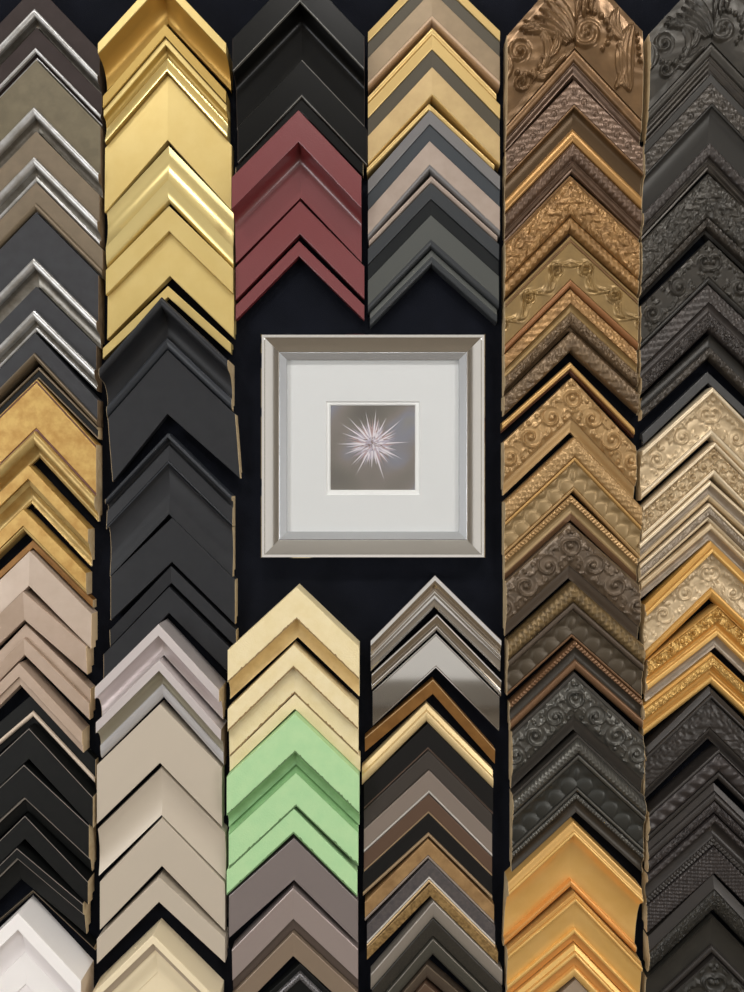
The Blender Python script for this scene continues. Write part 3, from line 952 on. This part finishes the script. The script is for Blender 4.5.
sample(4, 572, 238, 505, 303, 638, 301, [
    B('outer_edge', 242, 'copper_bead', 22), B('carved_face', 280, 'olive_gold', 22, 21, 'f', 'sweep', 2.8, 38),
    B('round_bead', 288, 'rust_bead', 21, 18, 'r')],
    'olive gold sample with sweeping feathery leaves, fifth column', end='raw_tan')
sample(4, 571.6, 290, 505, 353, 637, 350, [
    B('beaded_band', 304, 'antique_gold', 18, 21, 'f', 'fine', 1.8, 5.5), B('cove', 312, 'olive_gold', 22, 20, 'c'),
    B('leaf_band', 326, 'brown_antique', 21, 18, 'r', 'leafy', 2.0, 9), B('sight_edge', 331, 'brown_antique', 15, 13)],
    'antique gold sample with two fine ornament bands, fifth column', end='raw_tan')
sample(4, 573.6, 332, 504, 395, 638, 395, [
    B('carved_face', 351, 'brown_antique', 20, 17, 'r', 'fine', 1.8, 6)],
    'narrow greyish brown textured sample above a bare dark gap, fifth column', end='raw_tan')
sample(4, 570, 362, 502, 423, 634, 428, [
    B('round_face', 369, 'gold_stick', 12, 13, 'r'), B('sight_edge', 372, 'red_brown_line', 12, 10)],
    'thin rounded gold sample lying alone in the dark gap, fifth column', end='same')
sample(4, 571.6, 378, 504, 442, 635, 446, [
    B('carved_face', 418, 'tan_antique', 22, 21, 'r', 'scroll', 3.2, 28), B('flat_band', 432, 'tan_flat', 18, 14, 's')],
    'tan gold sample carved with running scrolls, fifth column', end='raw_tan')
sample(4, 574.6, 437, 505, 502, 641, 500, [
    B('textured_band', 457, 'tan_antique', 22, 22, 'r', 'fine', 1.3, 4.2), B('ridge', 461, 'gold_stick', 23, 22, 'r'),
    B('scalloped_cove', 487, 'olive_scallop', 19, 15, 'f', 'scallop', 3.4, 15), B('sight_edge', 491, 'tan_flat', 18, 16, 'r')],
    'tan gold sample with scalloped hollow, fifth column', end='raw_tan')
sample(4, 571, 495, 505, 555, 637, 558, [
    B('rope_band', 503, 'tan_antique', 17, 17, 'f', 'rope', 2.0, 3.6), B('flat_face', 513, 'olive_scallop', 17, 15, 'c'),
    B('sight_edge', 520, 'umber_copper', 15, 13)],
    'narrow tan sample with rope edge, fifth column', end='raw_tan')
sample(4, 569.6, 521, 506, 584, 639, 588, [
    B('outer_edge', 525, 'umber_gold', 22), B('carved_face', 565, 'umber_antique', 22, 21, 'r', 'scroll', 3.2, 29),
    B('flat_band', 578, 'umber_flat', 18, 14, 's')],
    'umber brown sample carved with running scrolls, fifth column', end='raw_tan')
sample(4, 573, 579, 508, 641, 643, 643, [
    B('braided_band', 602, 'umber_gold', 22, 22, 'r', 'braid', 1.8, 12), B('ridge', 609, 'umber_flat', 23, 22, 'r'),
    B('scalloped_cove', 634, 'umber_scallop', 18, 14, 'f', 'scallop', 3.2, 16), B('sight_edge', 637, 'umber_copper', 16, 15, 'r')],
    'umber brown sample with scalloped hollow, fifth column', end='raw_tan')
sample(4, 575, 638, 510, 703, 642, 704, [
    B('rope_band', 647, 'umber_copper', 17, 17, 'f', 'rope', 2.0, 3.8), B('flat_face', 659, 'dark_umber', 16, 15, 'c'),
    B('sight_edge', 669, 'umber_copper', 17, 14, 'r', label='copper coloured inner lip')],
    'narrow dark umber sample with rope edge and copper lip, fifth column', end='raw_tan')
sample(4, 574.5, 671, 512, 733, 643, 736, [
    B('outer_edge', 677, 'pewter_flat', 22), B('carved_face', 716, 'pewter_antique', 22, 21, 'r', 'scroll', 3.4, 27),
    B('flat_band', 729, 'pewter_flat', 18, 14, 's')],
    'pewter grey sample carved with running scrolls, fifth column', end='raw_tan')
sample(4, 578, 731, 513, 795, 645, 796, [
    B('outer_edge', 738, 'pewter_flat', 21), B('braided_band', 754, 'pewter_antique', 22, 22, 'r', 'braid', 1.8, 9),
    B('ridge', 759, 'pewter_antique', 23, 22, 'r'),
    B('scalloped_cove', 787, 'pewter_scallop', 18, 14, 'f', 'scallop', 3.2, 17), B('sight_edge', 791, 'pewter_antique', 17, 16, 'r')],
    'pewter grey sample with braid band and scalloped hollow, fifth column', end='raw_tan')
sample(4, 576, 792, 512, 854, 643, 856, [
    B('rope_band', 799, 'pewter_antique', 17, 17, 'f', 'beads', 1.8, 3.4), B('flat_face', 812, 'dark_umber', 17, 15, 'c')],
    'narrow dark pewter sample with beaded edge just above bright gold, fifth column', end='raw_tan')
sample(4, 574, 816, 509, 878, 643, 889, [
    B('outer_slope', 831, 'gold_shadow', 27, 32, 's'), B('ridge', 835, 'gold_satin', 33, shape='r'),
    B('wide_scoop', 879, 'gold_satin', 33, 10, 'q'), B('sight_edge', 886, 'gold_copper', 16, 13, 'r')],
    'bright gold sample with wide smooth scoop, fifth column', end='raw_tan', dx=-3)
sample(4, 575.6, 889, 508, 950, 642, 962, [
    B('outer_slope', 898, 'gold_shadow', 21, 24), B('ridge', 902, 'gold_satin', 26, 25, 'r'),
    B('flat_face', 928, 'gold_satin', 22, 17, 's'), B('ridge', 933, 'gold_satin', 20, 19, 'r'), B('sight_edge', 941, 'gold_copper', 16, 14)],
    'bright gold ridged sample below the smooth scoop one, fifth column', end='raw_tan')
sample(4, 575, 942, 508, 1003, 642, 1010, [
    B('outer_slope', 951, 'gold_satin', 18, 20), B('ridge', 956, 'gold_satin', 21, shape='r'), B('flat_face', 966, 'gold_copper', 17, 16),
    B('sight_edge', 976, 'gold_satin', 18, 14, 'r')],
    'narrow bright gold ridged sample, second from the bottom of the fifth column', end='raw_tan')
sample(4, 576, 978, 510, 1040, 642, 1044, [B('flat_face', 1000, 'putty', 14)],
       'putty coloured sample peeking in at the bottom of the fifth column', end='raw_tan')

# ---- sixth column
sample(5, 712, -34, 649, 34, 778, 36, [
    B('carved_face', 42, 'bronze_black', 27, 25, 'r', 'acanthus', 3.6, 58), B('round_bead', 57, 'bronze_black', 22, 19, 'r'),
    B('ribbed_edge', 77, 'bronze_brown', 19, 13, 'f', 'ribs', 1.6, 4.2)],
    'very wide blackish bronze sample carved with large scrolls, rightmost column', end='raw_tan')
sample(5, 713, 78, 645, 147, 780, 149, [
    B('outer_edge', 83, 'bronze_smooth', 22), B('studded_band', 104, 'bronze_brown', 24, 25, 'f', 'studs', 1.8, 15),
    B('ridge', 107, 'bronze_smooth', 25, 24, 'r'), B('scoop', 143, 'bronze_smooth', 23, 14, 'q'),
    B('beaded_band', 158, 'bronze_mauve', 17, 15, 'r', 'fine', 1.4, 5), B('ribbed_edge', 171, 'bronze_brown', 14, 11, 'f', 'ribs', 1.4, 3.8)],
    'blackish bronze sample with studded band and smooth hollow, rightmost column', end='raw_tan')
sample(5, 707.5, 174, 641, 240, 778, 240, [
    B('carved_face', 217, 'bronze_black', 22, 21, 'r', 'leafy', 2.4, 15), B('beaded_band', 229, 'bronze_brown', 19, 16, 'r', 'leafy', 1.6, 9),
    B('sight_edge', 234, 'bronze_smooth', 14, 12)],
    'blackish bronze sample with low dense foliage, rightmost column', end='raw_tan')
sample(5, 709, 240, 641, 306, 778, 306, [
    B('carved_face', 277, 'bronze_black', 22, 21, 'f', 'scroll', 3.2, 36), B('sight_edge', 284, 'bronze_smooth', 19, 16, 'r')],
    'blackish bronze sample with bold leafy scrolls, rightmost column', end='raw_tan')
sample(5, 708, 286, 641, 350, 778, 352, [
    B('beaded_band', 303, 'bronze_mauve', 18, 21, 'f', 'fine', 1.5, 5.5), B('cove', 312, 'bronze_mauve', 22, 20, 'c'),
    B('leaf_band', 331, 'bronze_mauve', 21, 17, 'r', 'leafy', 2.0, 8)],
    'blackish bronze sample with two fine ornament bands, rightmost column', end='raw_tan')
sample(5, 710, 335, 642, 398, 778, 402, [
    B('cove', 347, 'bronze_smooth', 21, 15, 'q'), B('textured_band', 358, 'bronze_brown', 17, 15, 'r', 'fine', 1.4, 5)],
    'blackish bronze sample with smooth hollow above the grey strip, rightmost column', end='raw_tan')
sample(5, 708, 372, 643, 434, 778, 438, [B('flat_face', 383, 'grey_stick', 12, 14)],
       'thin plain dark grey sample just above the champagne ones, rightmost column', end='same')
sample(5, 712, 387, 642, 451, 780, 456, [
    B('outer_edge', 393, 'champagne_edge', 23, shape='r'), B('carved_face', 429, 'champagne', 21, 20, 'c', 'scroll', 2.4, 33),
    B('inner_bead', 437, 'champagne_edge', 19, 16, 'r')],
    'widest champagne sample carved with scrolls, rightmost column', end='raw_tan')
sample(5, 714.5, 442, 643, 507, 780, 509, [
    B('outer_edge', 447, 'champagne_edge', 23, 22, 'r'), B('carved_band', 469, 'champagne', 20, 20, 'f', 'scroll', 3.0, 14),
    B('inner_bead', 476, 'champagne_edge', 19, 17, 'r')],
    'champagne sample with a band of curling leaves, rightmost column', end='raw_tan')
sample(5, 710, 478, 640, 546, 778, 545, [
    B('outer_ridge', 485, 'champagne_edge', 19, 21, 'r'), B('flat_face', 494, 'champagne_grey', 19, 15, 'c'), B('sight_edge', 500, 'champagne', 16, 14, 'r')],
    'smooth greyish champagne sample, rightmost column', end='raw_tan')
sample(5, 709, 503, 640, 565, 778, 570, [
    B('outer_ridge', 507, 'champagne_edge', 19, shape='r'), B('beaded_band', 516, 'champagne_grey', 18, 17, 'r', 'leafy', 1.8, 7),
    B('sight_edge', 521, 'champagne_edge', 15, 13, 'r')],
    'narrow champagne sample with small beaded band, rightmost column', end='raw_tan')
sample(5, 710, 522, 641, 586, 778, 588, [
    B('outer_ridge', 530, 'champagne', 18, shape='r'), B('flat_face', 540, 'champagne_grey', 16, 14, 'c')],
    'narrow smooth champagne sample just above the bright gold ones, rightmost column', end='raw_tan')
sample(5, 712, 541, 646, 605, 778, 608, [
    B('outer_slope', 548, 'gold_amber', 20, 22), B('outer_ridge', 553, 'gold_rich', 24, shape='r'),
    B('carved_face', 587, 'champagne', 20, 20, 'c', 'scroll', 1.9, 30), B('inner_bead', 598, 'gold_amber', 20, 16, 'r')],
    'widest bright gold sample with pale carved face, rightmost column', end='raw_tan')
sample(5, 718, 600, 648, 658, 780, 662, [
    B('outer_ridge', 606, 'gold_rich', 22, shape='r'), B('carved_band', 622, 'gold_ornate', 19, 19, 'f', 'scroll', 3.2, 14),
    B('cove', 629, 'gold_amber', 18, 16, 'c'), B('inner_bead', 636, 'gold_rich', 18, shape='r'), B('sight_edge', 647, 'champagne_grey', 15, 13, 'c')],
    'bright gold sample with a band of curling leaves, rightmost column', end='raw_tan')
sample(5, 712, 649, 644, 709, 778, 714, [
    B('outer_slope', 656, 'gold_amber', 18, 20), B('beaded_band', 667, 'gold_ornate', 19, 17, 'r', 'leafy', 1.8, 7),
    B('cove', 675, 'gold_amber', 16, 15, 'c'), B('sight_edge', 683, 'gold_rich', 16, 13, 'r')],
    'narrow bright gold beaded sample just above the blackish brown ones, rightmost column', end='raw_tan')
sample(5, 711, 685, 646, 749, 778, 752, [
    B('outer_slope', 694, 'black_ridge', 18, 22), B('ridge', 698, 'black_ridge', 24, shape='r'),
    B('carved_face', 728, 'black_brown', 20, 19, 'f', 'leafy', 1.2, 18), B('sight_edge', 738, 'black_ridge', 19, 14, 's')],
    'blackish brown sample with faint leaf pattern below the bright gold ones, rightmost column', end='raw_tan')
sample(5, 719, 746, 649, 812, 780, 808, [
    B('outer_ridge', 752, 'black_ridge', 21, 23, 'r'), B('rope_band', 771, 'black_leaf', 20, 20, 'r', 'rope', 2.4, 13),
    B('ridge', 778, 'black_ridge', 19, 17, 'r')],
    'blackish brown sample with thick twisted rope band, rightmost column', end='raw_tan')
sample(5, 714, 779, 648, 841, 778, 845, [
    B('outer_slope', 791, 'black_brown', 18, 20), B('ridge', 800, 'black_brown', 19, 20, 'r'), B('textured_band', 812, 'black_leaf', 18, 16, 'r', 'leafy', 1.5, 7)],
    'blackish brown ridged sample with narrow leaf band, rightmost column', end='raw_tan')
sample(5, 714, 813, 647, 875, 778, 880, [
    B('textured_band', 822, 'black_leaf', 18, 19, 'r', 'fine', 1.2, 4.5), B('cove', 837, 'black_brown', 18, 15, 'c'),
    B('rope_band', 845, 'black_ridge', 16, 16, 'f', 'rope', 1.8, 3.8)],
    'blackish brown sample with thin rope edge above the woven one, rightmost column', end='raw_tan')
sample(5, 714, 846, 647, 908, 778, 912, [B('woven_face', 873, 'black_leaf', 18, 18, 'f', 'weave', 1.1, 5)],
       'blackish brown sample with basket weave face, rightmost column', end='raw_tan')
sample(5, 714, 875, 649, 937, 778, 942, [
    B('outer_slope', 889, 'black_ridge', 17, 21), B('leaf_band', 909, 'black_olive', 21, 15, 'r', 'leafy', 1.4, 8)],
    'blackish sample with rough leaf band below the woven one, rightmost column', end='raw_tan')
sample(5, 713, 916, 647, 978, 778, 982, [
    B('smooth_cove', 944, 'black_olive', 22, 15, 'q'), B('ridge', 952, 'black_ridge', 16, 15, 'r')],
    'blackish sample with smooth wide hollow, second from bottom of the rightmost column', end='raw_tan')
sample(5, 714, 953, 648, 1016, 778, 1020, [
    B('outer_edge', 958, 'black_ridge', 20, shape='r'), B('carved_face', 1000, 'black_olive', 20, 20, 'f', 'scroll', 3.0, 36)],
    'blackish sample carved with flowers at the bottom of the rightmost column', end='raw_tan')

# ------------------------------------------------------------------ framed picture in the middle
def fpt(px, py, h_mm):
    h = hp(h_mm)
    return ((px - CX) * (1 - h / DIST) * U, -h * U - 0.0004, (CY - py) * (1 - h / DIST) * U)


mk('mat_white', (213, 215, 215), rough=0.85)
mk('mat_core', (234, 235, 234), rough=0.8)
mk('spike_white', (226, 220, 226), rough=0.5)
mk('spike_lavender', (178, 170, 186), rough=0.5)
mk('spike_pink', (176, 146, 146), rough=0.5)
mk('spike_brown', (120, 96, 92), rough=0.5)
mk('rail_back', (40, 36, 32), rough=0.7)

pf = bpy.data.objects.new('framed_picture', None)
pf.empty_display_size = 0.05
COL.objects.link(pf)
FX, FY = 373.0, 446.0
pf.location = (0, 0, ZC)
tag(pf, 'square chrome framed thistle photograph hanging in the middle of the board', 'framed picture')
X0, Y0, X1, Y1 = 261.0, 334.0, 485.0, 558.0
RAIL = [(0.0, 0.0), (0.0, 22.5), (0.8, 24.2), (3.4, 24.4), (4.2, 22.2), (10.5, 19.8), (17.2, 16.9), (18.0, 16.2)]
LIP = [(18.0, 14.6), (18.2, 15.6), (18.8, 15.8), (25.6, 13.1), (26.2, 12.5), (26.4, 11.0), (26.4, 4.0)]


def rail(side, prof, name, mat, parent, close):
    pts = []
    for d, h in prof:
        a = {'top': ((X0 + d, Y0 + d), (X1 - d, Y0 + d)), 'bottom': ((X1 - d, Y1 - d), (X0 + d, Y1 - d)),
             'left': ((X0 + d, Y1 - d), (X0 + d, Y0 + d)), 'right': ((X1 - d, Y0 + d), (X1 - d, Y1 - d))}[side]
        pts.append((fpt(a[0][0], a[0][1], h), fpt(a[1][0], a[1][1], h)))
    v = [p for pr in pts for p in pr]
    n = len(pts)
    f = [(2 * i, 2 * i + 1, 2 * i + 3, 2 * i + 2) for i in range(n - 1)]
    # flat back towards the board
    b0 = len(v)
    for k in (0, n - 1):
        for e in (0, 1):
            q = v[2 * k + e]
            v.append((q[0], -0.0004, q[2]))
    f.append((b0, b0 + 1, b0 + 3, b0 + 2))
    f.append((2 * (n - 1), 2 * (n - 1) + 1, b0 + 3, b0 + 2))
    f.append((0, 1, b0 + 1, b0))
    f.append(tuple([b0] + [2 * i for i in range(n)] + [b0 + 2]))
    f.append(tuple([b0 + 1] + [2 * i + 1 for i in range(n)] + [b0 + 3]))
    return mesh_obj(name, v, f, [mat], None, parent, angle=4)


mk('frame_chrome', (240, 238, 234), metal=1.0, rough=0.07)
mk('frame_lip', (212, 216, 221), metal=0.85, rough=0.22)
for sd in ('top', 'right', 'bottom', 'left'):
    r_ = rail(sd, RAIL, 'frame_rail', 'frame_chrome', pf, True)
    l_ = rail(sd, LIP, 'inner_lip', 'frame_lip', r_, True)


def plate(name, x0, y0, x1, y1, h, th, mat, parent, hole=None):
    """flat board facing the room; an optional square window"""
    hb = h - th
    if hole is None:
        c = [(x0, y0), (x1, y0), (x1, y1), (x0, y1)]
        v = [fpt(p[0], p[1], h) for p in c]
        v += [(q[0], -hp(hb) * U - 0.0004, q[2]) for q in v]
        f = [(0, 1, 2, 3), (7, 6, 5, 4), (0, 4, 5, 1), (1, 5, 6, 2), (2, 6, 7, 3), (3, 7, 4, 0)]
        return mesh_obj(name, v, f, [mat], None, parent)
    hx0, hy0, hx1, hy1 = hole
    o = [(x0, y0), (x1, y0), (x1, y1), (x0, y1)]
    i1 = [(hx0, hy0), (hx1, hy0), (hx1, hy1), (hx0, hy1)]
    bev = 1.1
    i2 = [(hx0 + bev, hy0 + bev), (hx1 - bev, hy0 + bev), (hx1 - bev, hy1 - bev), (hx0 + bev, hy1 - bev)]
    v = [fpt(p[0], p[1], h) for p in o] + [fpt(p[0], p[1], h) for p in i1] + [fpt(p[0], p[1], hb) for p in i2] \
        + [fpt(p[0], p[1], hb) for p in o]
    f, fm = [], []
    for k in range(4):
        j = (k + 1) % 4
        f += [(k, j, 4 + j, 4 + k), (4 + k, 4 + j, 8 + j, 8 + k), (8 + k, 8 + j, 12 + j, 12 + k), (k, j, 12 + j, 12 + k)]
        fm += [0, 1, 0, 0]
    return mesh_obj(name, v, f, [mat, 'mat_core'], fm, parent)


plate('mat_board', 285, 358, 461, 534, 8.0, 1.8, 'mat_white', pf, hole=(326, 401, 420, 495))
plate('inner_mat', 322, 397, 424, 499, 6.1, 1.6, 'mat_core', pf, hole=(329.5, 404.5, 416, 491))
# print: soft out-of-focus ground
pm = bpy.data.materials.new('print_ground')
pm.use_nodes = True
nt = pm.node_tree
bs = nt.nodes['Principled BSDF']
bs.inputs['Roughness'].default_value = 0.5
tc = nt.nodes.new('ShaderNodeTexCoord')
nz = nt.nodes.new('ShaderNodeTexNoise')
nz.inputs['Scale'].default_value = 13.0
nz.inputs['Detail'].default_value = 1.5
nt.links.new(tc.outputs['Object'], nz.inputs['Vector'])
rp = nt.nodes.new('ShaderNodeValToRGB')
els = rp.color_ramp.elements
els[0].position = 0.30
els[0].color = rgb((78, 72, 66))
els[1].position = 0.72
els[1].color = rgb((134, 130, 120))
for pos, c in ((0.42, (100, 95, 86)), (0.50, (116, 108, 102)), (0.58, (118, 120, 132)), (0.64, (126, 122, 112))):
    e = els.new(pos)
    e.color = rgb(c)
nt.links.new(nz.outputs['Fac'], rp.inputs['Fac'])
nt.links.new(rp.outputs['Color'], bs.inputs['Base Color'])
MATS['print_ground'] = pm
pr = plate('thistle_print', 326, 401, 419, 494, 4.4, 0.6, 'print_ground', pf)
# the thistle printed on it: tapered spikes round a dense heart
v, f, fm = [], [], []


def spike(cx, cy, a, r0, r1, w, mat, lift):
    ca, sa = math.cos(a), math.sin(a)
    h = 4.45 + lift
    pts = [(r0, -w), (r0 + (r1 - r0) * 0.45, -w * 0.75), (r1, 0), (r0 + (r1 - r0) * 0.45, w * 0.75), (r0, w)]
    b = len(v)
    for d, q in pts:
        v.append(fpt(cx + ca * d - sa * q, cy + sa * d + ca * q, h))
    f.append((b, b + 1, b + 2, b + 3, b + 4))
    fm.append(mat)


tr = random.Random(3)
TX, TY = 372.5, 444.0
for i in range(60):
    spike(TX + tr.uniform(-9, 9), TY + tr.uniform(-9, 9), tr.uniform(0, 6.28), 0, tr.uniform(9, 19), tr.uniform(0.6, 1.0), tr.choice([1, 1, 2, 3, 3]), 0.02 + i * 0.002)
for i in range(84):
    a = i * 6.283 / 84 + tr.uniform(-0.05, 0.05)
    spike(TX, TY, a, tr.uniform(3, 9), tr.uniform(17, 29), tr.uniform(0.55, 0.95), tr.choice([0, 1, 1, 2]), 0.16 + i * 0.0018)
LONG = [(-84, 35), (-62, 30), (-40, 38), (-25, 27), (-3, 36), (14, 25), (27, 33), (50, 25), (72, 38), (92, 25), (118, 34),
        (135, 30), (160, 31), (180, 36), (200, 33), (213, 38), (228, 36), (243, 28), (258, 33)]
for i, (d, L_) in enumerate(LONG):
    spike(TX, TY, math.radians(d), 7, L_, 0.8, 0, 0.32 + i * 0.003)
for i in range(70):
    a = tr.uniform(0, 6.28)
    r = tr.uniform(0, 12)
    spike(TX + r * math.cos(a), TY + r * math.sin(a), a + tr.uniform(-0.6, 0.6), 0, tr.uniform(4, 10), 0.55, tr.choice([0, 1, 2, 3, 1, 1]), 0.42 + i * 0.002)
mesh_obj('thistle_spikes', v, f, ['spike_white', 'spike_lavender', 'spike_pink', 'spike_brown'], fm, pr)
# glass
gm = bpy.data.materials.new('picture_glass')
gm.use_nodes = True
nt = gm.node_tree
nt.nodes.clear()
out = nt.nodes.new('ShaderNodeOutputMaterial')
mx = nt.nodes.new('ShaderNodeMixShader')
tr_ = nt.nodes.new('ShaderNodeBsdfTransparent')
gl = nt.nodes.new('ShaderNodeBsdfGlossy')
gl.inputs['Roughness'].default_value = 0.03
lw = nt.nodes.new('ShaderNodeLayerWeight')
lw.inputs['Blend'].default_value = 0.5
pw = nt.nodes.new('ShaderNodeMath')
pw.operation = 'POWER'
pw.inputs[1].default_value = 5.0
ma = nt.nodes.new('ShaderNodeMath')
ma.operation = 'MULTIPLY_ADD'
ma.inputs[1].default_value = 0.9
ma.inputs[2].default_value = 0.045
nt.links.new(lw.outputs['Facing'], pw.inputs[0])
nt.links.new(pw.outputs[0], ma.inputs[0])
nt.links.new(ma.outputs[0], mx.inputs[0])
nt.links.new(tr_.outputs[0], mx.inputs[1])
nt.links.new(gl.outputs[0], mx.inputs[2])
nt.links.new(mx.outputs[0], out.inputs[0])
MATS['picture_glass'] = gm
plate('glass_pane', 285, 358, 461, 534, 10.5, 2.0, 'picture_glass', pf)

# ------------------------------------------------------------------ the room
mk('floor_carpet', (150, 139, 124), rough=0.9, col2=(136, 126, 112), scale=14)
mk('ceiling_paint', (226, 224, 220), rough=0.9)
mk('wall_paint', (216, 210, 202), rough=0.9)


def box(name, x0, x1, y0, y1, z0, z1, mat):
    v = [(x, y, z) for z in (z0, z1) for y in (y0, y1) for x in (x0, x1)]
    f = [(0, 1, 3, 2), (4, 6, 7, 5), (0, 4, 5, 1), (2, 3, 7, 6), (0, 2, 6, 4), (1, 5, 7, 3)]
    o = mesh_obj(name, v, f, [mat])
    o['kind'] = 'structure'
    return o


RX, RY, RZ = 2.8, -4.4, 3.6
box('wall_back', -RX, RX, 0.0, 0.12, 0.0, RZ, 'board_felt')
box('floor', -RX, RX, RY, 0.12, -0.1, 0.0, 'floor_carpet')
box('ceiling', -RX, RX, RY, 0.12, RZ, RZ + 0.1, 'ceiling_paint')
box('wall_front', -RX, RX, RY - 0.1, RY, 0.0, RZ, 'wall_paint')
box('wall_left', -RX - 0.12, -RX, RY, 0.12, 0.0, RZ, 'wall_paint')
box('wall_right', RX, RX + 0.12, RY, 0.12, 0.0, RZ, 'wall_paint')


def area(name, loc, target, sx, sy, e, col=(1, 1, 1)):
    l = bpy.data.lights.new(name, 'AREA')
    l.shape = 'RECTANGLE'
    l.size, l.size_y = sx, sy
    l.energy = e
    l.color = col
    o = bpy.data.objects.new(name, l)
    COL.objects.link(o)
    o.location = loc
    d = Vector(target) - Vector(loc)
    o.rotation_euler = d.to_track_quat('-Z', 'Y').to_euler()
    return o


for lx in (-1.15, 0.0, 1.15):
    area('ceiling_lamp', (lx, -1.6, 3.54), (lx * 0.25, 0, 1.3), 0.3, 0.3, LK / 3, (1.0, 0.975, 0.94))
area('fill_light', (-2.72, -2.1, 1.2), (0, 0, 1.05), 1.6, 1.8, LW, (0.97, 0.985, 1.0))  # added side fill for even light, no known window here
area('fill_light', (2.72, -2.1, 1.2), (0, 0, 1.05), 1.6, 1.8, LW * 0.9, (1.0, 0.985, 0.96))  # matching fill added on the opposite side
area('fill_light', (0.0, -4.35, 1.7), (0, 0, 1.7), 4.6, 3.0, LF, (1.0, 0.99, 0.97))  # broad panel added behind the camera to brighten metal reflections

w = bpy.data.worlds.new('world')
scene.world = w
w.use_nodes = True
w.node_tree.nodes['Background'].inputs[0].default_value = (0.9, 0.95, 1.0, 1)
w.node_tree.nodes['Background'].inputs[1].default_value = 0.3

cam = bpy.data.cameras.new('camera')
cam.sensor_fit = 'VERTICAL'
cam.sensor_height = 36.0
cam.lens = 36.0 * DIST / 992.0
cam.clip_start = 0.01
co = bpy.data.objects.new('camera', cam)
COL.objects.link(co)
co.location = (0, -DIST * U, ZC)
co.rotation_euler = (math.radians(90), 0, 0)
scene.camera = co

vs = scene.view_settings
scene.display_settings.display_device = 'sRGB'
vs.view_transform = 'Standard'
vs.look = 'None'
vs.exposure = 0.0
vs.gamma = 1.0
vs.use_curve_mapping = False
scene.cycles.use_denoising = True
scene.cycles.denoising_prefilter = 'ACCURATE'
